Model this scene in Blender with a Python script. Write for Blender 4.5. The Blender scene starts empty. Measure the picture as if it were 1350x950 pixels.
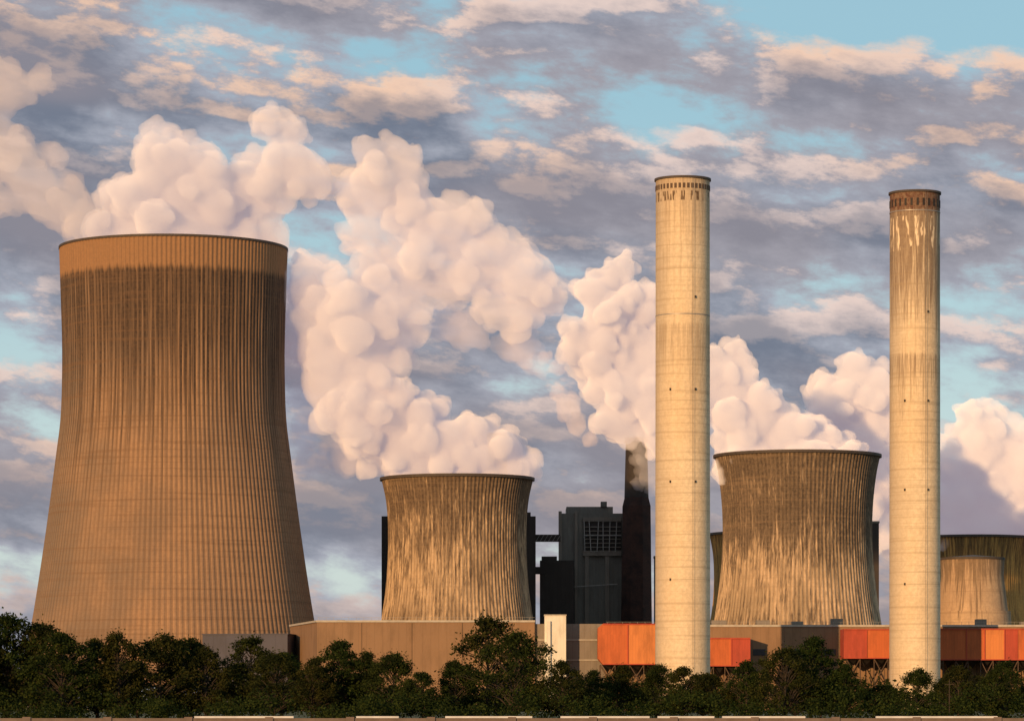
import bpy, math, random
import numpy as np
from mathutils import Vector
random.seed(3); rng=np.random.default_rng(7)
scene=bpy.context.scene
scene.view_settings.view_transform='Standard'; scene.view_settings.look='None'; scene.view_settings.exposure=0
COL=scene.collection

# ---------------------------------------------------------------- node helpers
class NT:
    def __init__(s,nt): s.nt=nt; nt.nodes.clear()
    def n(s,t,**k):
        nd=s.nt.nodes.new(t)
        for a,b in k.items(): setattr(nd,a,b)
        return nd
    def l(s,a,b): s.nt.links.new(a,b)
    def put(s,v,sock):
        if isinstance(v,bpy.types.NodeSocket): s.l(v,sock)
        elif v is not None: sock.default_value=v
    def m(s,op,a,b=None,c=None,clamp=False):
        nd=s.n('ShaderNodeMath',operation=op); nd.use_clamp=clamp
        s.put(a,nd.inputs[0]); s.put(b,nd.inputs[1]); s.put(c,nd.inputs[2]); return nd.outputs[0]
    def comb(s,x,y,z):
        nd=s.n('ShaderNodeCombineXYZ')
        s.put(x,nd.inputs[0]); s.put(y,nd.inputs[1]); s.put(z,nd.inputs[2]); return nd.outputs[0]
    def noise(s,vec,scale=1,detail=4,rough=.5,dist=0):
        nd=s.n('ShaderNodeTexNoise'); s.put(vec,nd.inputs['Vector']); nd.inputs['Scale'].default_value=scale
        nd.inputs['Detail'].default_value=detail; nd.inputs['Roughness'].default_value=rough; nd.inputs['Distortion'].default_value=dist
        return nd.outputs['Fac']
    def ss(s,v,a,b,lo=0.,hi=1.):
        nd=s.n('ShaderNodeMapRange',interpolation_type='SMOOTHSTEP'); s.put(v,nd.inputs[0])
        nd.inputs[1].default_value=a; nd.inputs[2].default_value=b; nd.inputs[3].default_value=lo; nd.inputs[4].default_value=hi
        return nd.outputs[0]
    def mix(s,f,a,b,mode='MIX'):
        nd=s.n('ShaderNodeMix',data_type='RGBA',blend_type=mode)
        s.put(f,nd.inputs[0])
        for v,i in ((a,6),(b,7)):
            if isinstance(v,tuple): v=(v[0],v[1],v[2],1)
            s.put(v,nd.inputs[i])
        return nd.outputs[2]
    def curve(s,v,pts):
        nd=s.n('ShaderNodeFloatCurve'); s.put(v,nd.inputs['Value']); c=nd.mapping.curves[0]
        c.points[0].location=pts[0]; c.points[1].location=pts[-1]
        for p in pts[1:-1]: c.points.new(*p)
        nd.mapping.update(); return nd.outputs[0]

def newmat(name):
    m=bpy.data.materials.new(name); m.use_nodes=True; return m,NT(m.node_tree)
def finish(t,col,rough=.9,metal=0.,bump=None,bs=.3,bd=.1):
    b=t.n('ShaderNodeBsdfPrincipled'); o=t.n('ShaderNodeOutputMaterial')
    if isinstance(col,tuple): col=(col[0],col[1],col[2],1)
    t.put(col,b.inputs['Base Color']); b.inputs['Roughness'].default_value=rough; b.inputs['Metallic'].default_value=metal
    b.inputs['Specular IOR Level'].default_value=.25
    if bump is not None:
        bn=t.n('ShaderNodeBump'); bn.inputs['Strength'].default_value=bs; bn.inputs['Distance'].default_value=bd
        t.l(bump,bn.inputs['Height']); t.l(bn.outputs[0],b.inputs['Normal'])
    t.l(b.outputs[0],o.inputs[0])

def shell_mat(name,H,R,base,base2,stain,hcurve,nribs=0,groove=.0,cov=(.45,.6),kx=.5,kz=.03,topcol=None,lift=2.5,lines=.15,spots=None,amt=.85,left_tint=None,bigk=(.035,.02)):
    """weathered concrete for a body of revolution (object space)"""
    m,t=newmat(name)
    tc=t.n('ShaderNodeTexCoord'); sp=t.n('ShaderNodeSeparateXYZ'); t.l(tc.outputs['Object'],sp.inputs[0])
    x,y,z=sp.outputs
    ang=t.m('ARCTAN2',x,t.m('MULTIPLY',y,-1.))
    u=t.m('MULTIPLY',ang,R)
    h=t.m('DIVIDE',z,H)
    big=t.noise(t.comb(t.m('MULTIPLY',u,bigk[0]),t.m('MULTIPLY',z,bigk[1]),3.1),1,4,.65)
    c=t.mix(t.ss(big,.40,.60),base,base2)
    if left_tint:   # darker, greyer tint towards the left side
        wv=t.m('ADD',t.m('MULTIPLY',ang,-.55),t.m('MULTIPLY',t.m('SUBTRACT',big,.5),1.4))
        c=t.mix(t.ss(wv,-.1,.75,0.,.8),c,left_tint)
    st=t.noise(t.comb(t.m('MULTIPLY',u,kx),t.m('MULTIPLY',z,kz),.7),1,4,.65)
    st2=t.noise(t.comb(t.m('MULTIPLY',u,kx*3.3),t.m('MULTIPLY',z,kz*2.6),5.7),1,4,.68)
    s=t.m('ADD',t.m('MULTIPLY',st,.5),t.m('MULTIPLY',st2,.5))
    hm=t.curve(h,hcurve)
    s=t.ss(t.m('ADD',s,t.m('MULTIPLY',t.m('SUBTRACT',hm,.5),.30)),cov[0],cov[1])
    s=t.m('MULTIPLY',s,t.ss(hm,0.,.35))
    c=t.mix(t.m('MULTIPLY',s,amt),c,stain)
    if nribs:
        g=t.m('COSINE',t.m('MULTIPLY',ang,float(nribs)))
        g=t.ss(g,.1,.9)
        g=t.m('MULTIPLY',g,t.m('MULTIPLY',t.ss(st,.3,.6,.45,1.),groove))
        g=t.m('MULTIPLY',g,t.m('ADD',t.m('MULTIPLY',hm,.8),.3))
        c=t.mix(g,c,(stain[0]*.8,stain[1]*.8,stain[2]*.8))
    ln=t.noise(t.comb(t.m('MULTIPLY',u,.012),t.m('MULTIPLY',z,1./lift*1.3),1.),1,2,.7)
    c=t.mix(t.ss(ln,.50,.66,0.,lines),c,(base[0]*.45,base[1]*.42,base[2]*.4))
    ln2=t.m('FRACT',t.m('DIVIDE',z,lift*2.))
    c=t.mix(t.m('MULTIPLY',t.ss(ln2,.0,.06,lines*1.2,0.),t.ss(big,.35,.6)),c,(base[0]*.3,base[1]*.28,base[2]*.26))
    if topcol:
        wob=t.m('MULTIPLY',t.noise(t.comb(t.m('MULTIPLY',u,topcol[3]),0.,0.),1,4,.7),topcol[2])
        k=t.ss(t.m('SUBTRACT',h,wob),topcol[1]-.008,topcol[1]+.008)
        c=t.mix(t.m('MULTIPLY',k,t.ss(st2,.25,.5,.75,1.)),c,topcol[0])
    if spots:
        for (z0,z1,kxx,col,th) in spots:
            sn=t.noise(t.comb(t.m('MULTIPLY',u,kxx),t.m('MULTIPLY',z,.12),2.2),1,2,.5)
            k=t.m('MULTIPLY',t.ss(sn,th,th+.05),t.m('MULTIPLY',t.ss(z,z0-.3,z0+.3),t.ss(z,z1-.3,z1+.3,1.,0.)))
            c=t.mix(k,c,col)
    fine=t.noise(tc.outputs['Object'],.8,3,.7)
    c=t.mix(t.ss(fine,.3,.7,.0,.35),c,(base[0]*.5,base[1]*.5,base[2]*.5))
    finish(t,c,.93,bump=fine,bs=.4,bd=.3)
    return m

def panel_mat(name,col,pitch=1.2,vert=True,var=.15,rough=.6,dark=.55,rust=.0):
    m,t=newmat(name); tc=t.n('ShaderNodeTexCoord'); sp=t.n('ShaderNodeSeparateXYZ'); t.l(tc.outputs['Object'],sp.inputs[0])
    x,y,z=sp.outputs
    a=t.m('ADD',x,y) if vert else z
    fr=t.m('FRACT',t.m('DIVIDE',a,pitch))
    gl=t.ss(fr,.0,.12,1.,0.)
    cell=t.noise(t.comb(t.m('FLOOR',t.m('DIVIDE',a,pitch)),t.m('FLOOR',t.m('DIVIDE',z,6.)),0.),3.7,0)
    dirt=t.noise(t.comb(t.m('MULTIPLY',t.m('ADD',x,y),.25),t.m('MULTIPLY',z,.06),0.),1,5,.65)
    c=t.mix(t.ss(cell,.3,.7,0.,var),col,(col[0]*.6,col[1]*.6,col[2]*.6))
    c=t.mix(t.ss(dirt,.42,.7,0.,.45+rust),c,(col[0]*.5+.01,col[1]*.48+.008,col[2]*.45+.005))
    c=t.mix(t.m('MULTIPLY',gl,dark),c,(col[0]*.3,col[1]*.3,col[2]*.3))
    finish(t,c,rough,bump=gl,bs=.4,bd=-.05)
    return m
def plain_mat(name,col,rough=.7,metal=0.,var=.4,sc=.5):
    m,t=newmat(name); tc=t.n('ShaderNodeTexCoord')
    nz=t.noise(tc.outputs['Object'],sc,5,.65)
    c=t.mix(t.ss(nz,.35,.7,0.,var),col,(col[0]*.45,col[1]*.45,col[2]*.45))
    finish(t,c,rough,metal,bump=nz,bs=.2,bd=.05); return m

# ---------------------------------------------------------------- mesh helpers
def mkobj(name,verts,faces,mat=None,loc=(0,0,0),smooth=False,parent=None):
    me=bpy.data.meshes.new(name); me.from_pydata([tuple(v) for v in verts],[],[tuple(f) for f in faces]); me.update()
    if smooth: me.polygons.foreach_set('use_smooth',[True]*len(me.polygons))
    o=bpy.data.objects.new(name,me); COL.objects.link(o); o.location=loc
    if mat: me.materials.append(mat)
    if parent: o.parent=parent
    return o
def empty(name,loc=(0,0,0)):
    e=bpy.data.objects.new(name,None); COL.objects.link(e); e.location=loc; return e
def boxgeo(x0,x1,y0,y1,z0,z1,V,F):
    b=len(V)
    V+= [(x0,y0,z0),(x1,y0,z0),(x1,y1,z0),(x0,y1,z0),(x0,y0,z1),(x1,y0,z1),(x1,y1,z1),(x0,y1,z1)]
    F+= [(b,b+3,b+2,b+1),(b+4,b+5,b+6,b+7),(b,b+1,b+5,b+4),(b+1,b+2,b+6,b+5),(b+2,b+3,b+7,b+6),(b+3,b,b+4,b+7)]
def boxes(name,lst,mat,loc=(0,0,0),parent=None):
    V=[];F=[]
    for b in lst: boxgeo(*b,V,F)
    return mkobj(name,V,F,mat,loc,parent=parent)
def beamgeo(p,q,r,V,F,n=4):
    p=Vector(p);q=Vector(q);d=(q-p).normalized()
    a=d.cross(Vector((0,0,1)) if abs(d.z)<.95 else Vector((1,0,0))).normalized(); b=d.cross(a)
    s=len(V)
    for c in (p,q):
        for i in range(n):
            t=2*math.pi*i/n+.785; V.append(tuple(c+a*math.cos(t)*r+b*math.sin(t)*r))
    for i in range(n): F.append((s+i,s+(i+1)%n,s+n+(i+1)%n,s+n+i))
def beams(name,lst,r,mat,loc=(0,0,0),parent=None,n=4):
    V=[];F=[]
    for p,q in lst: beamgeo(p,q,r,V,F,n)
    return mkobj(name,V,F,mat,loc,parent=parent)
def catmull(prof,n):
    prof=sorted(prof); zs=np.array([p[0] for p in prof]); rs=np.array([p[1] for p in prof])
    m=np.gradient(rs,zs); out=[]
    for z in np.linspace(zs[0],zs[-1],n):
        i=min(max(np.searchsorted(zs,z)-1,0),len(zs)-2); h=zs[i+1]-zs[i]; t=(z-zs[i])/h
        out.append((z,(2*t**3-3*t**2+1)*rs[i]+(t**3-2*t**2+t)*h*m[i]+(-2*t**3+3*t**2)*rs[i+1]+(t**3-t**2)*h*m[i+1]))
    return out
def revolve(name,prof,nseg,mat,loc=(0,0,0),parent=None,ribs=0,depth=.3,smooth=True):
    V=[];F=[]
    if ribs: nseg=ribs*4
    for k,(z,r) in enumerate(prof):
        for i in range(nseg):
            a=2*math.pi*(i+.5)/nseg
            rr=r+(depth if ribs and i%4 in(1,2) else 0)
            V.append((rr*math.sin(a),-rr*math.cos(a),z))
    for k in range(len(prof)-1):
        for i in range(nseg):
            j=(i+1)%nseg; F.append((k*nseg+i,k*nseg+j,(k+1)*nseg+j,(k+1)*nseg+i))
    return mkobj(name,V,F,mat,loc,smooth=smooth and not ribs,parent=parent)

# ---------------------------------------------------------------- world / sun
SUN_AZ=math.radians(29); SUN_EL=math.radians(8.5)
sd=Vector((-math.sin(SUN_AZ)*math.cos(SUN_EL),-math.cos(SUN_AZ)*math.cos(SUN_EL),math.sin(SUN_EL)))
L=bpy.data.lights.new('sun','SUN'); L.energy=5.0; L.angle=math.radians(.5); L.color=(1,.59,.26)
so=bpy.data.objects.new('sun',L); COL.objects.link(so); so.rotation_euler=(-sd).to_track_quat('-Z','Y').to_euler()
so.location=(-300,-200,400)

w=bpy.data.worlds.new('World'); scene.world=w; w.use_nodes=True
w.cycles.sampling_method='MANUAL'; w.cycles.sample_map_resolution=256
t=NT(w.node_tree)
sky=t.n('ShaderNodeTexSky',sky_type='NISHITA'); sky.sun_disc=False; sky.sun_elevation=SUN_EL; sky.sun_rotation=math.radians(209)
tc=t.n('ShaderNodeTexCoord'); sp=t.n('ShaderNodeSeparateXYZ'); t.l(tc.outputs['Generated'],sp.inputs[0])
x,y,z=sp.outputs
zt=t.m('ADD',z,t.m('MULTIPLY',x,.12))
def cl(dz,dx=0.):
    zz=t.m('ADD',zt,dz) if dz else zt
    xx=t.m('ADD',x,dx) if dx else x
    v=t.comb(t.m('MULTIPLY',xx,11.),t.m('MULTIPLY',y,11.),t.m('MULTIPLY',zz,38.))
    a=t.noise(v,1.,3,.5)
    v2=t.comb(t.m('MULTIPLY',xx,36.),t.m('MULTIPLY',y,36.),t.m('MULTIPLY',zz,84.))
    b=t.noise(v2,1.,7,.62)
    return t.m('ADD',t.m('MULTIPLY',a,.60),t.m('MULTIPLY',b,.40))
n0=cl(0); n1=cl(.0045,-.003)
wide=t.noise(t.comb(t.m('MULTIPLY',x,7.),t.m('MULTIPLY',y,7.),t.m('MULTIPLY',zt,24.)),1.3,2,.5)
hi=t.ss(t.m('ADD',z,t.m('MULTIPLY',x,.28)),.140,.215,-.015,.11)
cov=t.m('SUBTRACT',t.m('ADD',n0,t.m('MULTIPLY',t.m('SUBTRACT',wide,.5),.22)),hi)
dens=t.ss(cov,.375,.475)
lit=t.ss(t.m('SUBTRACT',n0,n1),-.004,.066)
edge=t.m('SUBTRACT',1.,t.ss(cov,.44,.60))
litf=t.m('MULTIPLY',lit,t.m('ADD',t.m('MULTIPLY',edge,.74),.24),clamp=True)
litf=t.m('MULTIPLY',litf,t.ss(z,.01,.12,.35,1.))
dark=t.mix(t.ss(cov,.42,.58),(.41,.42,.49),(.165,.185,.25))
dark=t.mix(t.ss(wide,.4,.62,0.,.5),dark,(.34,.28,.30))
tone=t.noise(t.comb(t.m('MULTIPLY',x,9.),t.m('MULTIPLY',y,9.),t.m('MULTIPLY',z,14.)),1.,2,.5)
bright=t.mix(t.ss(tone,.4,.6),(.97,.62,.42),(.86,.66,.58))
cloud=t.mix(litf,dark,bright)
cloud10=t.mix(1.,cloud,(10.,10.,10.),'MULTIPLY')
skyc=t.mix(1.,sky.outputs[0],(1.25,1.75,1.9),'MULTIPLY')
pale=t.mix(t.ss(z,.02,.18),(6.2,6.9,7.2),(3.2,5.1,6.2))
skyb=t.mix(.8,skyc,pale)
fc=t.mix(t.m('MULTIPLY',dens,.95),skyb,cloud10)
bg=t.n('ShaderNodeBackground'); bg.inputs['Strength'].default_value=.1; t.l(fc,bg.inputs[0])
wo=t.n('ShaderNodeOutputWorld'); t.l(bg.outputs[0],wo.inputs[0])

# ---------------------------------------------------------------- camera
cam=bpy.data.cameras.new('camera'); co=bpy.data.objects.new('camera',cam); COL.objects.link(co)
co.location=(0,0,1.9); co.rotation_euler=(math.radians(90),0,0)
cam.lens=128; cam.sensor_width=36; cam.shift_y=.337; cam.clip_start=1; cam.clip_end=30000
scene.camera=co

# ---------------------------------------------------------------- ground
m,t=newmat('field'); tc=t.n('ShaderNodeTexCoord')
nz=t.noise(tc.outputs['Object'],.05,8,.65); nz2=t.noise(tc.outputs['Object'],1.2,4,.6)
c=t.mix(t.ss(nz,.35,.65),(.05,.07,.02),(.11,.09,.045)); c=t.mix(t.ss(nz2,.3,.7,0.,.5),c,(.03,.04,.015))
finish(t,c,.95,bump=nz2,bs=.5,bd=.2)
mkobj('ground',[(-9000,-500,0),(9000,-500,0),(9000,14000,0),(-9000,14000,0)],[(0,1,2,3)],m)

# ---------------------------------------------------------------- cooling towers
mat_inner=plain_mat('shell_inside',(.12,.10,.08))
mat_rim=plain_mat('rim_dark',(.07,.055,.045))
mat_leg=plain_mat('concrete_leg',(.3,.27,.23))
def cooling_tower(loc,prof,ribs,depth,mat,lip=.9,liph=1.2):
    e=empty('cooling_tower',loc)
    H=max(p[0] for p in prof); zb=9.
    pr=[p for p in catmull(prof,80) if p[0]>=zb]
    revolve('shell',pr,0,mat,parent=e,ribs=ribs,depth=depth)
    rt=pr[-1][1]; rb=pr[0][1]
    lipr=[(H-liph,rt+depth*.3),(H-liph,rt+lip),(H+.05,rt+lip),(H+.05,rt-1.2),(H-4,rt-1.0)]
    revolve('rim',lipr,180,mat_rim,parent=e,smooth=False)
    revolve('shell_inside',[(z,r-.9) for z,r in pr[::6]+[pr[-1]]][::-1],120,mat_inner,parent=e)
    lst=[]
    n=36
    for i in range(n):
        a=2*math.pi*i/n; rr=rb+3
        for s in(-1,1):
            b=a+s*math.pi/n
            lst.append(((rr*math.cos(a),rr*math.sin(a),0),(rb*math.cos(b),rb*math.sin(b),zb+.3)))
    beams('support_columns',lst,.5,mat_leg,parent=e)
    return e
prof1=[(0,70.),(35,64.3),(47,62.3),(81.5,57.1),(115.6,52.6),(129,50.9),(150,50.0),(167,50.0),(184,50.5),(209,51.3)]
mat_t1=shell_mat('big_shell_concrete',209,51,(.33,.20,.115),(.27,.17,.105),(.032,.022,.018),
    [(0,.0),(.35,.05),(.5,.25),(.62,.48),(.72,.68),(.84,.9),(.95,1.),(1,1.)],nribs=156,groove=.9,cov=(.45,.66),kx=.8,kz=.014,
    topcol=((.28,.155,.078),.905,.055,.45),lift=2.2,lines=.4,amt=.85,left_tint=(.15,.12,.095))
cooling_tower((-153.3,1650,0),prof1,156,.28,mat_t1,lip=.5,liph=1.)
profA=[(0,41),(41.4,34.0),(53.5,32.3),(67.2,31.3),(77.6,31.0),(87.9,31.3),(96,32.2),(105,34.2)]
mat_tA=shell_mat('small_shell_concrete',105,34,(.54,.38,.23),(.32,.225,.14),(.055,.036,.026),
    [(0,.5),(.35,.45),(.5,.42),(.7,.55),(.85,.78),(1,1.)],nribs=118,groove=.75,cov=(.44,.60),kx=.55,kz=.08,lift=2.,lines=.25,amt=.88,bigk=(.10,.04))
cooling_tower((-24.8,1650,0),profA,118,.32,mat_tA)
profB=[(0,45),(38,37.8),(53.5,35.4),(67.2,34.0),(84.4,33.5),(101.6,34.7),(109,35.8),(115.4,37.2)]
mat_tB=shell_mat('small_shell_concrete_b',115.4,36,(.56,.40,.25),(.33,.24,.15),(.048,.034,.026),
    [(0,.65),(.3,.55),(.45,.36),(.6,.58),(.75,.9),(.9,.9),(1,1.)],nribs=118,groove=.75,cov=(.44,.60),kx=.5,kz=.07,lift=2.,lines=.25,amt=.88,bigk=(.09,.035))
cooling_tower((129.3,1650,0),profB,118,.32,mat_tB)
mat_tC=shell_mat('far_shell_concrete',96,34,(.60,.33,.10),(.46,.25,.08),(.09,.055,.03),
    [(0,.3),(.5,.3),(.8,.5),(1,.7)],nribs=110,groove=.5,kx=.4,kz=.04,lift=2.,lines=.15)
pc=[(0,45),(40,38),(60,35),(75,34.5),(85,35),(96.5,37)]
cooling_tower((145.8,2000,0),pc,110,.35,mat_tC)
cooling_tower((252,2000,0),[(z*.98,r*.86) for z,r in pc],110,.35,mat_tC)
cooling_tower((308,2100,0),[(z*1.03,r*.86) for z,r in pc],110,.35,mat_tC)
mat_G=shell_mat('hopper_concrete',70,14.7,(.52,.36,.22),(.40,.27,.17),(.12,.08,.05),[(0,.3),(.6,.3),(1,.8)],lift=2.5,lines=.3)
e=empty('storage_silo',(215,1700,0))
revolve('silo_body',[(0,17.5),(37,17.1),(46,16.5),(55,15.4),(62.5,14.5),(70,14.9)],96,mat_G,parent=e)
revolve('silo_collar',[(38.,17.2),(38.,18.2),(46,17.7),(46,16.6)],96,mat_G,parent=e,smooth=False)
revolve('silo_roof',[(69.9,15.1),(71,15.1),(72.3,1),(72.3,.01)],96,mat_rim,parent=e,smooth=False)

# ---------------------------------------------------------------- chimneys
mat_steel=plain_mat('galvanised',(.30,.28,.26),.5,.3)
mat_frame=plain_mat('rusty_frame',(.10,.065,.045),.8)
mat_dark=plain_mat('sooty_steel',(.035,.028,.025),.7)
def chimney(loc,R,H,mat,rings,ports,portcol):
    e=empty('chimney',loc)
    revolve('shaft',[(z,R*(1.0+.02*(1-z/H))) for z in np.linspace(0,H,40)],96,mat,parent=e)
    revolve('cap',[(H-.8,R+.02),(H-.8,R+.5),(H,R+.5),(H,R-1.2),(H-6,R-1.2)],96,mat_rim,parent=e,smooth=False)
    revolve('flue_cover',[(H-1.5,R-1.2),(H-1.5,.05)],48,mat_inner,parent=e,smooth=False)
    for i,(z,p) in enumerate(rings):
        revolve('ring_%d'%i,[(z,R),(z,R+p),(z+.35,R+p),(z+.35,R)],96,mat_steel,parent=e,smooth=False)
    V=[];F=[]
    for (z0,z1,n,wd) in ports:
        for i in range(n):
            a=2*math.pi*i/n
            c=Vector((math.sin(a),-math.cos(a),0)); s=Vector((math.cos(a),math.sin(a),0))
            b=len(V)
            for rr in (R-.1,R+.16):
                for (sx,zz) in((-1,z0),(1,z0),(1,z1),(-1,z1)):
                    p=c*rr+s*sx*wd/2; V.append((p.x,p.y,zz))
            F+=[(b+4,b+5,b+6,b+7),(b,b+1,b+5,b+4),(b+1,b+2,b+6,b+5),(b+2,b+3,b+7,b+6),(b+3,b,b+4,b+7)]
    if V: mkobj('louvres',V,F,portcol,parent=e)
    lad=[]
    a=math.radians(20)
    for s in(-.3,.3): lad.append((((R+.35)*math.sin(a)+s,-(R+.35)*math.cos(a),5),((R+.3)*math.sin(a)+s,-(R+.3)*math.cos(a),H-1)))
    beams('ladder',lad,.05,mat_steel,parent=e)
    V=[];F=[]
    for z,aa in ((118,25),(118,-30),(152,25),(84,-30),(84,25),(48,-30)):
        a=math.radians(aa); boxgeo(R*1.0*math.sin(a)-.3,R*math.sin(a)+.3,-R*1.01*math.cos(a)-.35,-R*math.cos(a)+.1,z,z+.9,V,F)
    mkobj('warning_lights',V,F,mat_dark,parent=e)
    return e
cb=(.68,.53,.35); cb2=(.76,.62,.43)
mat_c1=shell_mat('chimney_concrete',197,10,cb,cb2,(.30,.22,.15),
    [(0,.4),(.3,.15),(.6,.3),(.72,.7),(.73,.3),(.85,.45),(.93,.65),(1,.95)],cov=(.43,.74),kx=.5,kz=.025,lift=2.2,lines=.35,left_tint=(.42,.35,.27),
    spots=[(188.,191.5,.9,(.10,.06,.035),.5)])
chimney((63.3,1350,0),10.,197,mat_c1,[(146.,.12)],[(192.5,194.3,40,.9)],mat_frame)
mat_c2=shell_mat('chimney_concrete_b',199,9.6,cb,cb2,(.13,.08,.055),
    [(0,.3),(.3,.1),(.6,.3),(.68,.6),(.69,.25),(.76,.5),(.84,.8),(.92,1),(1,1.)],cov=(.43,.66),kx=.7,kz=.03,lift=2.2,lines=.35,left_tint=(.42,.35,.27),
    topcol=((.10,.042,.028),.93,.06,.8),spots=[(176.,189.,.8,(.75,.6,.42),.56)])
chimney((154.9,1400,0),9.6,199,mat_c2,[(191.,.15)],[(193.,195.8,26,.8)],mat_dark)

# ---------------------------------------------------------------- turbine hall (long low building)
mat_tan=panel_mat('tan_cladding',(.24,.145,.082),3.2,True,.12,.7,.25)
mat_grey=panel_mat('grey_cladding',(.20,.17,.14),2.4,True,.2,.7,.35)
mat_white=panel_mat('white_cladding',(.68,.64,.55),1.5,True,.1,.6,.2)
mat_trim=plain_mat('roof_trim',(.42,.38,.32),.6)
mat_win=plain_mat('dark_glazing',(.03,.035,.04),.2)
e=empty('turbine_hall',(0,0,0))
def prism(name,pts,z0,z1,mat,parent):
    n=len(pts); V=[(p[0],p[1],z0) for p in pts]+[(p[0],p[1],z1) for p in pts]
    F=[(i,(i+1)%n,n+(i+1)%n,n+i) for i in range(n)]+[tuple(range(n,2*n))]
    return mkobj(name,V,F,mat,parent=parent)
prism('west_hall',[(-77.6,1450),(9,1450),(9,1530),(-93.1,1530)],0,35.2,mat_tan,e)
prism('west_parapet',[(-78.1,1449.6),(9.2,1449.6),(9.2,1530.4),(-93.7,1530.4)],35.203,36.0,mat_trim,e)
prism('link_block',[(9.003,1452),(37,1452),(37,1528),(9.003,1528)],0,34.6,mat_grey,e)
prism('east_hall',[(37.003,1450),(240,1450),(240,1530),(37.003,1530)],0,33.4,mat_tan,e)
prism('east_parapet',[(37.1,1449.6),(240.3,1449.6),(240.3,1530.4),(37.1,1530.4)],33.403,34.2,mat_trim,e)
boxes('roof_plant',[(x,x+random.uniform(2,6),1458,1464,34.,34.+random.uniform(1.5,3.)) for x in (-70,-52,-38,-9,2,80,98,112,128,186,204,221)],mat_grey,parent=e)
boxes('stair_tower',[(12.9,21.4,1442,1451.9,0,37.6),(13.6,15.2,1440.9,1441.997,0,35.5)],mat_white,parent=e)
boxes('stair_tower_cap',[(12.7,21.6,1441.8,1452.1,37.603,38.1)],mat_trim,parent=e)
boxes('wall_bands',[(9.2,36.8,1451.6,1451.99,z,z+.4) for z in (12,20,28)],mat_trim,parent=e)
boxes('wall_louvres',[(x,x+5,1449.7,1449.99,22,24.5) for x in (82,96,110,124)],mat_win,parent=e)
beams('downpipes',[((x,1449.75,0),(x,1449.75,35)) for x in(-60,-40,-20,0)],.14,mat_tan,parent=e)
beams('rooftop_rail',[((x,1450,36),(x,1450,37.1)) for x in np.arange(-77,9,3.)]+[((-77.5,1450,37.1),(9,1450,37.1))]+[((x,1450,34.2),(x,1450,35.3)) for x in np.arange(38,238,3.)]+[((37.5,1450,35.3),(239,1450,35.3))],.06,mat_steel,parent=e)

e=empty('tower_foot_shade',(0,0,0))  # block added in place of the shade at the big tower's foot
mat_bg=panel_mat('shade_bluegrey',(.07,.07,.095),4.,True,.15,.7,.2)  # bluish dark of that shade put into the panel colour
prism('shade_block',[(-127.5,1500),(-92,1492),(-86,1560),(-122,1568)],0,31.2,mat_bg,e)
prism('shade_block_top',[(-127.8,1499.7),(-91.7,1491.7),(-85.7,1560.3),(-122.2,1568.3)],31.203,31.6,mat_bg,e)

# ---------------------------------------------------------------- orange precipitator boxes on steel frames
mat_o=[panel_mat('orange_cladding',(.50,.12,.035),1.1,True,.25,.65,.35,.2),panel_mat('light_orange_cladding',(.58,.20,.06),1.1,True,.25,.65,.35,.2),
       panel_mat('red_cladding',(.40,.065,.035),1.1,True,.25,.65,.35,.2)]
def orange(x0,x1,z0,z1,mats,y0=1432,y1=1448,cham=0,divs=None):
    e=empty('ash_filter_unit',(0,0,0))
    divs=divs or [x0,x1]
    for i in range(len(divs)-1):
        a,b=divs[i]+.02*(i>0),divs[i+1]
        if cham and i==0:
            V=[(a+cham,y0,z0),(b,y0,z0),(b,y0,z1),(a+cham,y0,z1),(a,y0,z1-cham*.8),(a,y0,z0+cham*1.2)]
            V=V+[(p[0],y1,p[2]) for p in V]; F=[(0,1,2,3,4,5)]+[(6+j,6+(j+1)%6,(j+1)%6,j) for j in range(6)]
            mkobj('casing_%d'%i,V,F,mats[i%len(mats)],parent=e)
        else: boxes('casing_%d'%i,[(a,b,y0,y1,z0,z1)],mats[i%len(mats)],parent=e)
    fr=[]
    for xx in divs[1:-1] if len(divs)>2 else []: fr.append((xx-.2,xx+.2,y0-.35,y0-.003,z0+.41,z1-.51))
    fr+=[(x0+cham,x1,y0-.35,y0-.003,z1-.5,z1),(x0+cham,x1,y0-.35,y0-.003,z0,z0+.4)]
    boxes('frame',fr,mat_o[2],parent=e)
    n=max(2,int((x1-x0)/5)+1); ls=[]
    xs=np.linspace(x0+1,x1-1,n)
    for yy in(y0+1,y1-1):
        for i,xx in enumerate(xs):
            ls.append(((xx,yy,0),(xx,yy,z0)))
            if i<n-1 and i%2==0:
                ls.append(((xx,yy,z0),(xs[i+1],yy,z0*.5))); ls.append(((xx,yy,z0*.5),(xs[i+1],yy,z0)))
                ls.append(((xx,yy,z0*.5),(xs[i+1],yy,z0*.5)))
    beams('steel_legs',ls,.22,mat_frame,parent=e)
    V=[];F=[]
    for xx in (xs[:-1]+xs[1:])/2:
        b=len(V); zz=z0-3.2
        V+=[(xx-2,y0+2,z0),(xx+2,y0+2,z0),(xx+2,y1-2,z0),(xx-2,y1-2,z0),(xx,(y0+y1)/2,zz)]
        F+=[(b,b+1,b+4),(b+1,b+2,b+4),(b+2,b+3,b+4),(b+3,b,b+4)]
    mkobj('hoppers',V,F,mat_dark,parent=e)
orange(33.9,58.5,18.1,34.3,[mat_o[0],mat_o[1]],cham=2.,divs=[33.9,45.6,58.5])
orange(74,94,17.5,28.8,[mat_o[0],mat_o[2]],divs=[74,86.5,94],y0=1436)
orange(130.5,160,20.5,32.2,[mat_o[2],mat_o[0],mat_o[0]],divs=[130.5,139.5,151,160])
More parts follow.
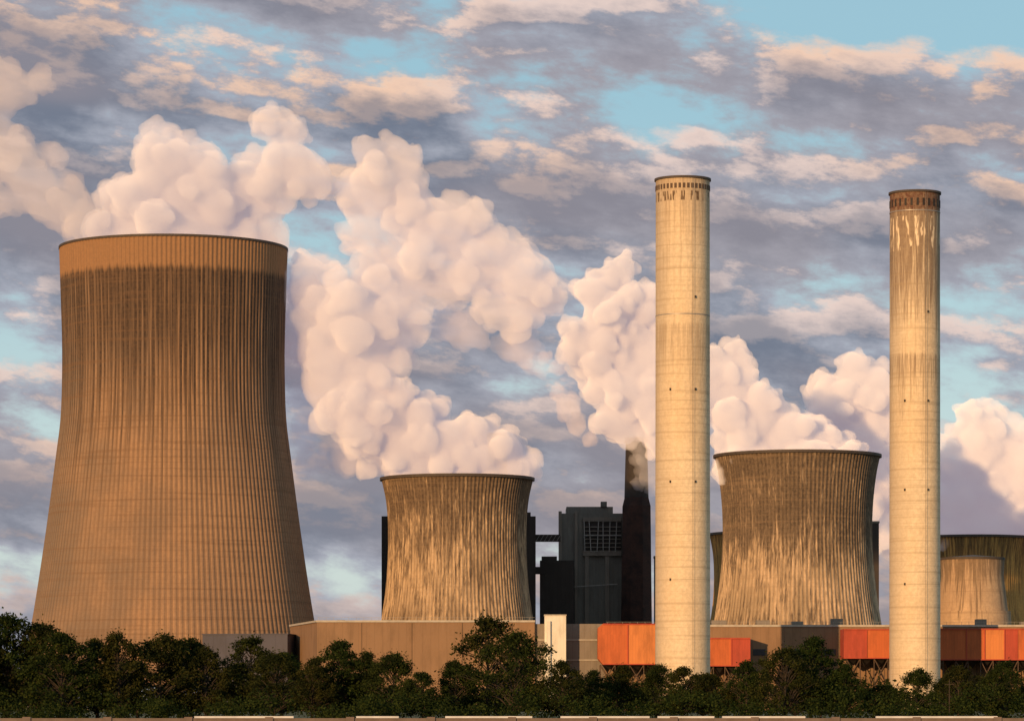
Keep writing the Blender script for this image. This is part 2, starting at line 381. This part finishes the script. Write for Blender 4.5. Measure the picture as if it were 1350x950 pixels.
orange(164,230,19.9,32.4,[mat_o[0],mat_o[0],mat_o[1],mat_o[2],mat_o[0],mat_o[1]],divs=[164,179.,186.2,194,199,214,230],y0=1434)

# ---------------------------------------------------------------- boiler houses behind
mat_boil=panel_mat('boiler_cladding',(.16,.15,.13),2.5,True,.25,.7,.3)
mat_bd=panel_mat('dark_cladding',(.045,.035,.03),2.,True,.3,.7,.4)
e=empty('boiler_house',(0,0,0))
boxes('main_block',[(23.6,54.6,1800,1840,0,97)],mat_boil,parent=e)
boxes('roof_house',[(27,50,1804,1836,97.003,100.5),(44,47,1803,1810,100.503,103)],mat_boil,parent=e)
boxes('side_frames',[(23.,24.6,1798.6,1799.99,0,98),(31,32.4,1798.6,1799.99,0,98),(35,54,1798.4,1799.99,76,78.5),(35,54,1798.6,1799.99,93,95),(36,38,1798.6,1799.99,40,75.9),(46,48,1798.6,1799.99,40,75.9)],mat_grey,parent=e)
boxes('louvre_bay',[(35.5,54,1799.2,1799.99,79,92.5)],mat_dark,parent=e)
boxes('louvre_blades',[(35.8,53.8,1798.7,1799.19,80+i*2,80.5+i*2) for i in range(6)],mat_grey,parent=e)
beams('bay_pipes',[((x,1798,78),(x+random.uniform(-1,1),1798,93)) for x in np.arange(36,54,3.)]+[((35.5,1797.8,86),(54,1797.8,86)),((20,1797,60),(52,1797,62)),((30,1797,30),(30,1797,72))],.3,mat_steel,parent=e)
boxes('side_wing',[(13.7,30.4,1780,1796,0,73),(14.5,22,1780.5,1790,73.003,75)],mat_bd,parent=e)
e=empty('coal_bunker',(0,0,0))
boxes('bunker_block',[(-62.7,11.4,1750,1775,0,93)],mat_bd,parent=e)
boxes('bunker_roof',[(-60,9,1752,1773,93.003,95)],mat_bd,parent=e)
e=empty('conveyor_bridge',(0,0,0))
boxes('gallery',[(11.403,23.5,1762,1768,81.5,84.8)],mat_bd,parent=e)
boxes('gallery_lower',[(11.403,16,1770.,1774,66,69.5)],mat_bd,parent=e)
beams('struts',[((x,1761.8,81.5),(x+2,1761.8,84.8)) for x in np.arange(11.6,22,2.)],.15,mat_steel,parent=e)
mat_brick,t=newmat('sooty_brick'); tc=t.n('ShaderNodeTexCoord')
br=t.n('ShaderNodeTexBrick'); mp=t.n('ShaderNodeMapping'); mp.inputs['Rotation'].default_value=(math.radians(90),0,0)
t.l(tc.outputs['Object'],mp.inputs[0]); t.l(mp.outputs[0],br.inputs[0]); br.inputs['Scale'].default_value=.8
br.inputs[1].default_value=(.075,.032,.022,1); br.inputs[2].default_value=(.05,.025,.02,1); br.inputs[3].default_value=(.02,.015,.013,1)
nz=t.noise(tc.outputs['Object'],.15,5,.6)
finish(t,t.mix(t.ss(nz,.4,.65,0.,.7),br.outputs[0],(.015,.012,.012)),.9)
e=empty('brick_chimney',(61.2,1790,0))
revolve('stack_base',[(0,8.6),(100,7.4),(104.5,6.2)],8,mat_brick,parent=e,smooth=False)
revolve('stack_upper',[(104,6.),(131,5.3),(131,5.9),(133.6,5.9),(133.6,4.5),(128,4.5)],24,mat_dark,parent=e,smooth=False)
e=empty('brick_chimney',(-7,1715,0))
revolve('stack_base',[(0,7),(99,5.6)],24,mat_brick,parent=e,smooth=False)
revolve('stack_upper',[(99,5.),(127,4.4),(127,4.9),(130,4.9),(130,3.7),(124,3.7)],24,mat_dark,parent=e,smooth=False)
e=empty('lift_shaft',(0,0,0))
boxes('shaft',[(70.5,76,1800,1808,0,75)],mat_bd,parent=e); boxes('shaft_cap',[(70.2,76.3,1799.7,1808.3,75.003,76)],mat_grey,parent=e)
e=empty('lift_shaft',(0,0,0))
boxes('shaft',[(184,191,1895,1903,0,97)],mat_bd,parent=e); boxes('shaft_cap',[(183.7,191.3,1894.7,1903.3,97.003,98)],mat_grey,parent=e)

# ---------------------------------------------------------------- steam: closed billow surfaces filled with homogeneous vapour
def vapour(name,dens,g,emis,ecol,col):
    m,t=newmat(name)
    sc=t.n('ShaderNodeVolumeScatter'); sc.inputs['Color'].default_value=(*col,1); sc.inputs['Density'].default_value=dens; sc.inputs['Anisotropy'].default_value=g
    em=t.n('ShaderNodeEmission'); em.inputs['Color'].default_value=(*ecol,1); em.inputs['Strength'].default_value=emis*dens  # tinted glow added to the steam, stands in for multiply scattered light
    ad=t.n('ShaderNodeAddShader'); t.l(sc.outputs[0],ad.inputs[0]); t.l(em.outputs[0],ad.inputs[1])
    ou=t.n('ShaderNodeOutputMaterial'); t.l(ad.outputs[0],ou.inputs['Volume'])
    m.cycles.homogeneous_volume=True
    return m
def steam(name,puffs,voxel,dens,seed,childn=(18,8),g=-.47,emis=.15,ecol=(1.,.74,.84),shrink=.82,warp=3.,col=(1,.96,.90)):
    rg=np.random.default_rng(seed); P=[];R=[]
    def rdir():
        v=rg.normal(size=3); return v/np.linalg.norm(v)
    for (X,Y,Z,r) in puffs:
        Y=Y+rg.uniform(-.4,.4)*r
        P.append((X,Y,Z));R.append(r*shrink)
        for i in range(childn[0]):
            d=rdir(); r1=r*rg.uniform(.2,.46); p=np.array((X,Y,Z))+d*r*rg.uniform(.66,.95)
            P.append(tuple(p));R.append(r1)
            for j in range(childn[1]):
                d2=rdir()+d*.8; d2/=np.linalg.norm(d2); r2=r1*rg.uniform(.22,.5); q=p+d2*r1*rg.uniform(.8,1.03)
                if r2>voxel*1.4: P.append(tuple(q));R.append(r2)
    me=bpy.data.meshes.new(name); me.from_pydata(P,[],[]); at=me.attributes.new('rad','FLOAT','POINT'); at.data.foreach_set('value',np.array(R,dtype=np.float32))
    o=bpy.data.objects.new(name,me); COL.objects.link(o)
    m=vapour(name+'_vapour',dens,g,emis,ecol,col)
    ng=bpy.data.node_groups.new(name+'_gn','GeometryNodeTree')
    ng.interface.new_socket('Geometry',in_out='INPUT',socket_type='NodeSocketGeometry'); ng.interface.new_socket('Geometry',in_out='OUTPUT',socket_type='NodeSocketGeometry')
    N=ng.nodes.new; K=ng.links.new
    gi=N('NodeGroupInput');go=N('NodeGroupOutput')
    na=N('GeometryNodeInputNamedAttribute'); na.data_type='FLOAT'; na.inputs['Name'].default_value='rad'
    mp=N('GeometryNodeMeshToPoints'); pv2=N('GeometryNodePointsToVolume'); vm=N('GeometryNodeVolumeToMesh'); sm=N('GeometryNodeSetMaterial')
    pv2.resolution_mode='VOXEL_SIZE'; pv2.inputs['Voxel Size'].default_value=voxel; pv2.inputs['Density'].default_value=1.
    vm.inputs['Threshold'].default_value=.15
    val=[s for s in na.outputs if s.enabled and s.name=='Attribute'][0]
    K(gi.outputs[0],mp.inputs['Mesh']); K(val,mp.inputs['Radius'])
    K(mp.outputs[0],pv2.inputs['Points']); K(val,pv2.inputs['Radius'])
    K(pv2.outputs[0],vm.inputs['Volume'])
    sp=N('GeometryNodeSetPosition'); nt=N('ShaderNodeTexNoise'); nt.inputs['Scale'].default_value=.05; nt.inputs['Detail'].default_value=1.; nt.inputs['Roughness'].default_value=.4
    sub=N('ShaderNodeVectorMath'); sub.operation='SUBTRACT'; sub.inputs[1].default_value=(.5,.5,.5)
    mul=N('ShaderNodeVectorMath'); mul.operation='MULTIPLY'; mul.inputs[1].default_value=(warp*2,warp*2,warp*2)
    K(nt.outputs['Color'],sub.inputs[0]); K(sub.outputs[0],mul.inputs[0]); K(mul.outputs[0],sp.inputs['Offset'])
    K(vm.outputs[0],sp.inputs['Geometry']); K(sp.outputs[0],sm.inputs['Geometry']); sm.inputs['Material'].default_value=m
    K(sm.outputs[0],go.inputs[0])
    md=o.modifiers.new('gn','NODES'); md.node_group=ng
    me.materials.append(m)
    return o
Y1=1650
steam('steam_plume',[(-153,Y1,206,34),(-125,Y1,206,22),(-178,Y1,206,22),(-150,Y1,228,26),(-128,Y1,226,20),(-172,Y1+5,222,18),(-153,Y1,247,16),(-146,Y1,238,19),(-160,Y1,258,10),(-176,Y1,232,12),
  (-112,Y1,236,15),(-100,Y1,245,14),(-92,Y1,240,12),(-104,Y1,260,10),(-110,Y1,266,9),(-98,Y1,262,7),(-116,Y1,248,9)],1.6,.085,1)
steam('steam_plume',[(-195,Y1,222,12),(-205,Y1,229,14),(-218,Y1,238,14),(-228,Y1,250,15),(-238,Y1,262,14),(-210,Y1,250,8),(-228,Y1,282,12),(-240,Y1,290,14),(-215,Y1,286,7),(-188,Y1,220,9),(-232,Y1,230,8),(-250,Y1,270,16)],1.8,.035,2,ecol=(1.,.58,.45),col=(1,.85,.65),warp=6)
YA=1650
def a(px_x,z,r,dy=0): return (px_x,YA+dy,z,r)
# dense root of the plume, then the looser drifting part
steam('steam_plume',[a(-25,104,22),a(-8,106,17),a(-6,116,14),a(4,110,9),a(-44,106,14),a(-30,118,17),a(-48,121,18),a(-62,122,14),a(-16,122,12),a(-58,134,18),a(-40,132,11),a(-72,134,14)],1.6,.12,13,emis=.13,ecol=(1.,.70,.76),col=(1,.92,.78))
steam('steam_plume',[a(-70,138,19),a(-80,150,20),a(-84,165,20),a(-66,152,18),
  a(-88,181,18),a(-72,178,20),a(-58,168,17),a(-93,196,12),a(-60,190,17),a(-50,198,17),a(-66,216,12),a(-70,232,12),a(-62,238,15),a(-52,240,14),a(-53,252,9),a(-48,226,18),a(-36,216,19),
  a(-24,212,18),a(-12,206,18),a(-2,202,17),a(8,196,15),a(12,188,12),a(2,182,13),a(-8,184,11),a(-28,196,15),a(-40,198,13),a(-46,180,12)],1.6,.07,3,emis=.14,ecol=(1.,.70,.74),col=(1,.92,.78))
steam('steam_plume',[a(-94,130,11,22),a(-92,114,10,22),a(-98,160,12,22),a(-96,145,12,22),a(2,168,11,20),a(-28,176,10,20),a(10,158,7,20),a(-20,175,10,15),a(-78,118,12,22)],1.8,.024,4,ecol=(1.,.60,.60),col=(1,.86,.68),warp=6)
YB=1650
def b(x,z,r,dy=0): return (x,YB+dy,z,r)
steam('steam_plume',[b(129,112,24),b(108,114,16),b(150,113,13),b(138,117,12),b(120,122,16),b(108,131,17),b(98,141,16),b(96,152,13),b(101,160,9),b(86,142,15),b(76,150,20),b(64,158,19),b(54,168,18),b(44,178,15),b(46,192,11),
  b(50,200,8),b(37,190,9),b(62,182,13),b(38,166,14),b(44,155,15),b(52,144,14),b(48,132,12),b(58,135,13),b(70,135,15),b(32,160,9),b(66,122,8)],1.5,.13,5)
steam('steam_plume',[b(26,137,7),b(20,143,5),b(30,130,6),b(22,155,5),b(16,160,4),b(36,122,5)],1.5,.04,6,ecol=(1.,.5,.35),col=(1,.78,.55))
YC=2000
def c_(x,z,r,dy=0): return (x,YC+dy,z,r)
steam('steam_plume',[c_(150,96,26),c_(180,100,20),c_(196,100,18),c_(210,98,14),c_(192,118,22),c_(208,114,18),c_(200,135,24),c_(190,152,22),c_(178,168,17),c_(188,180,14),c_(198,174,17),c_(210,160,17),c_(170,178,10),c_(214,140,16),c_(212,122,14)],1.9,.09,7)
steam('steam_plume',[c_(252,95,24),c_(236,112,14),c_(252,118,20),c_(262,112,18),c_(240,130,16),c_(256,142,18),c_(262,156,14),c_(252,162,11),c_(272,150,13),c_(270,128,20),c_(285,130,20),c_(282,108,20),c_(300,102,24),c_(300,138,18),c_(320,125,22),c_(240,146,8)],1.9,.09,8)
steam('smoke_wisp',[(61,1780,134,4),(62,1780,128,5),(64,1780,122,6),(66,1780,116,6),(60,1780,112,4),(70,1780,110,6)],1.3,.03,9,warp=5)

# ---------------------------------------------------------------- trees
def leafmat(name,c1,c2):
    m,t=newmat(name); g=t.n('ShaderNodeNewGeometry'); oi=t.n('ShaderNodeObjectInfo')
    c=t.mix(g.outputs['Random Per Island'],c1,c2)
    c=t.mix(t.m('MULTIPLY',oi.outputs['Random'],.5),c,(.055,.038,.012))
    tc=t.n('ShaderNodeTexCoord'); nz=t.noise(tc.outputs['Object'],.6,2,.5)
    c=t.mix(t.ss(nz,.4,.62,0.,.75),c,(.008,.014,.006))
    d=t.n('ShaderNodeBsdfDiffuse'); tr=t.n('ShaderNodeBsdfTranslucent'); t.l(c,d.inputs[0]); t.l(c,tr.inputs[0])
    mx=t.n('ShaderNodeMixShader'); mx.inputs[0].default_value=.2; t.l(d.outputs[0],mx.inputs[1]); t.l(tr.outputs[0],mx.inputs[2])
    o=t.n('ShaderNodeOutputMaterial'); t.l(mx.outputs[0],o.inputs[0]); return m
mat_leaf=leafmat('leaves',(.015,.030,.008),(.045,.060,.014))
mat_bark=plain_mat('bark',(.05,.038,.028),.95)
def leafquads(cent,size,rg):
    n=len(cent); d=rg.normal(size=(n,3)); d/=np.linalg.norm(d,axis=1)[:,None]
    e=np.cross(d,rg.normal(size=(n,3))); e/=np.linalg.norm(e,axis=1)[:,None]; f=np.cross(d,e)
    s=(size*rg.uniform(.6,1.4,n))[:,None]
    q=np.stack([cent-e*s*.5,cent+f*s*.32,cent+e*s*.6,cent-f*s*.32],1)
    return q.reshape(-1,3)
def leafmesh(name,trV,trF,q,mats):
    nv=len(trV); V=np.concatenate([np.array(trV).reshape(-1,3),q]) if nv else q
    nq=len(q)//4
    F=list(trF)+[tuple(nv+4*i+j for j in range(4)) for i in range(nq)]
    me=bpy.data.meshes.new(name); me.from_pydata(V.tolist(),[],F)
    for mm in mats: me.materials.append(mm)
    idx=np.zeros(len(F),dtype=np.int32); idx[len(trF):]=1
    me.polygons.foreach_set('material_index',idx); me.update(); return me
def conegeo(p,q,r0,r1,V,F,n=6):
    p=Vector(p);q=Vector(q);d=(q-p).normalized(); a=d.cross(Vector((.3,1,.1))).normalized(); b=d.cross(a); s=len(V)
    for c,r in((p,r0),(q,r1)):
        for i in range(n):
            t=2*math.pi*i/n; V.append(tuple(c+a*math.cos(t)*r+b*math.sin(t)*r))
    for i in range(n): F.append((s+i,s+(i+1)%n,s+n+(i+1)%n,s+n+i))
def treemesh(seed,wide=.36,nclump=70,base=.12):
    rg=np.random.default_rng(seed); H=10.; V=[];F=[]; cs=[]
    lean=rg.uniform(-.6,.6,2)
    tp=[(lean[0]*(k/5)**2,lean[1]*(k/5)**2,H*.88*k/5) for k in range(6)]
    for k in range(5): conegeo(tp[k],tp[k+1],.26*(1-k/5.5),.26*(1-(k+1)/5.5),V,F,7)
    lobes=[(rg.uniform(0,6.28),rg.uniform(.25,.9),rg.uniform(.55,1.5)) for _ in range(9)]
    for i in range(nclump):
        h=base+(1-base)*rg.uniform(0,1)**.85
        prof=math.sin(math.pi*min(1,(h-base*.6)/(1-base*.6))**.75)**.7+.08
        th=rg.uniform(0,6.28); k=1.
        for (lt,lh,ls) in lobes: k+= (ls-1)*1.5*math.exp(-((h-lh)/.12)**2)*max(0,math.cos(th-lt))
        rad=wide*H*prof*max(k,.3)*rg.uniform(.3,1)**.6
        c=np.array((rad*math.cos(th)+lean[0]*h,rad*math.sin(th)+lean[1]*h,h*H*.97)); cs.append(c)
        zt=max(.8,c[2]-rad*.7-.3); tt=min(zt/(H*.88),1); st=(lean[0]*tt**2,lean[1]*tt**2,min(zt,H*.86))
        mid=(np.array(st)+c)/2+np.array((0,0,.15*rad))
        conegeo(st,mid,.07,.045,V,F,4); conegeo(mid,c,.045,.015,V,F,4)
    pts=[]
    for c in cs:
        n=int(rg.uniform(60,150)); s=rg.uniform(.25,.55)
        d=rg.normal(size=(n,3))*np.array((s,s,s*.75)); pts.append(c+d)
    q=leafquads(np.concatenate(pts),.27,rg)
    return leafmesh('tree_mesh_%d'%seed,V,F,q,[mat_bark,mat_leaf])
variants=[treemesh(11,.34,95),treemesh(12,.42,100),treemesh(13,.28,85),treemesh(14,.38,105),treemesh(15,.46,100),treemesh(16,.33,70)]
trees=[(-70,13.2),(-66,13.6),(-61.7,12.6),(-57.3,11.),(-53.8,10.4),(-50.4,11.2),(-45.8,10.9),(-42.2,10.8),(-39.8,9.6),(-34.3,10.8),(-31,8.6),(-25.9,7.9),(-23,10.2),(-19.1,8.9),(-15.2,8.5),(-11.3,6.2),
 (-7.3,7.8),(-3.2,13.4),(.4,11.2),(6.4,7.5),(10.3,6.4),(14.2,7.1),(19.1,7.2),(22,7.),(25.9,6.),(30.3,7.6),(34.8,9.2),(38.6,10.6),(42.6,7.1),(47.5,4.6),(52.4,6.6),(57.3,7.1),(61.2,6.6),(65.1,7.6),(70,8),(76,9),(-76,12),(-83,11),(84,8),(-92,12)]
for i,(X,h) in enumerate(trees):
    o=bpy.data.objects.new('deciduous_tree',variants[(i*5+i//4)%6]); COL.objects.link(o)
    s=h/10.; o.location=(X,470+random.uniform(-10,10),0); ws=max(s,.7)*random.uniform(.95,1.15); o.scale=(ws,ws,s); o.rotation_euler=(0,0,random.uniform(0,6.28))
for i in range(30):
    X=-82+i*5.6+random.uniform(-2,2); h=random.uniform(4.8,6.8)+(2.6 if X<-30 else 0)
    o=bpy.data.objects.new('deciduous_tree',variants[(i*7)%6]); COL.objects.link(o)
    s=h/10.; o.location=(X*1.1,525+random.uniform(-15,15),0); o.scale=(s*1.3,s*1.3,s); o.rotation_euler=(0,0,random.uniform(0,6.28))
rg=np.random.default_rng(5)
pts=[]
for i in range(560):
    X=rg.uniform(-95,95); Yy=rg.uniform(448,466); hh=rg.uniform(.4,3.6)*(.75+.35*math.sin(X*.35)+.2*math.sin(X*1.3))
    n=90; pts.append(np.array((X,Yy,max(hh,.3)))+rg.normal(size=(n,3))*np.array((.75,.75,.5)))
q=leafquads(np.concatenate(pts),.32,rg); q[:,2]=np.maximum(q[:,2],.02)
me=leafmesh('undergrowth',[],[],q,[mat_bark,mat_leaf]); me.polygons.foreach_set('material_index',np.ones(len(me.polygons),dtype=np.int32))
COL.objects.link(bpy.data.objects.new('undergrowth_foliage',me))
pts=[]
for i in range(900):
    X=rg.uniform(-330,330); Yy=rg.uniform(1220,1290); hh=rg.uniform(1,8)*(.9+.3*math.sin(X*.07)+.15*math.sin(X*.31))
    pts.append(np.array((X,Yy,max(hh,.8)))+rg.normal(size=(45,3))*np.array((2.4,2.4,1.5)))
q=leafquads(np.concatenate(pts),1.3,rg); q[:,2]=np.maximum(q[:,2],.02)
me=leafmesh('distant_trees',[],[],q,[mat_bark,mat_leaf]); me.polygons.foreach_set('material_index',np.ones(len(me.polygons),dtype=np.int32))
COL.objects.link(bpy.data.objects.new('distant_treeline',me))

# ---------------------------------------------------------------- boundary wall in the foreground
e=empty('boundary_wall',(0,180,0))
mat_w=plain_mat('old_concrete',(.16,.12,.10),.9,sc=1.5); mat_wc=plain_mat('pale_coping',(.55,.55,.56),.7,sc=1.)
boxes('wall',[(-60,60,0,.25,0,1.30)],mat_w,parent=e)
boxes('piers',[(x-.2,x+.2,-.08,.33,0,1.36) for x in np.arange(-60,60.1,4)],mat_w,parent=e)
boxes('coping',[(x0,x1,-.06,.31,1.303,1.40) for x0,x1 in((-15.7,-10.8),(-7.7,-5.6),(-3.3,1.),(2.4,6.8),(7.2,10),(10.4,14.5),(18,24),(26,30),(-40,-30),(36,50))],mat_wc,parent=e)
e=empty('utility_pole',(55.5,462,0))
revolve('pole',[(0,.09),(5.2,.05)],10,mat_bark,parent=e)
boxes('cross_arm',[(-.6,.6,-.05,.05,4.6,4.68)],mat_bark,parent=e)
print('objs',len(bpy.data.objects))
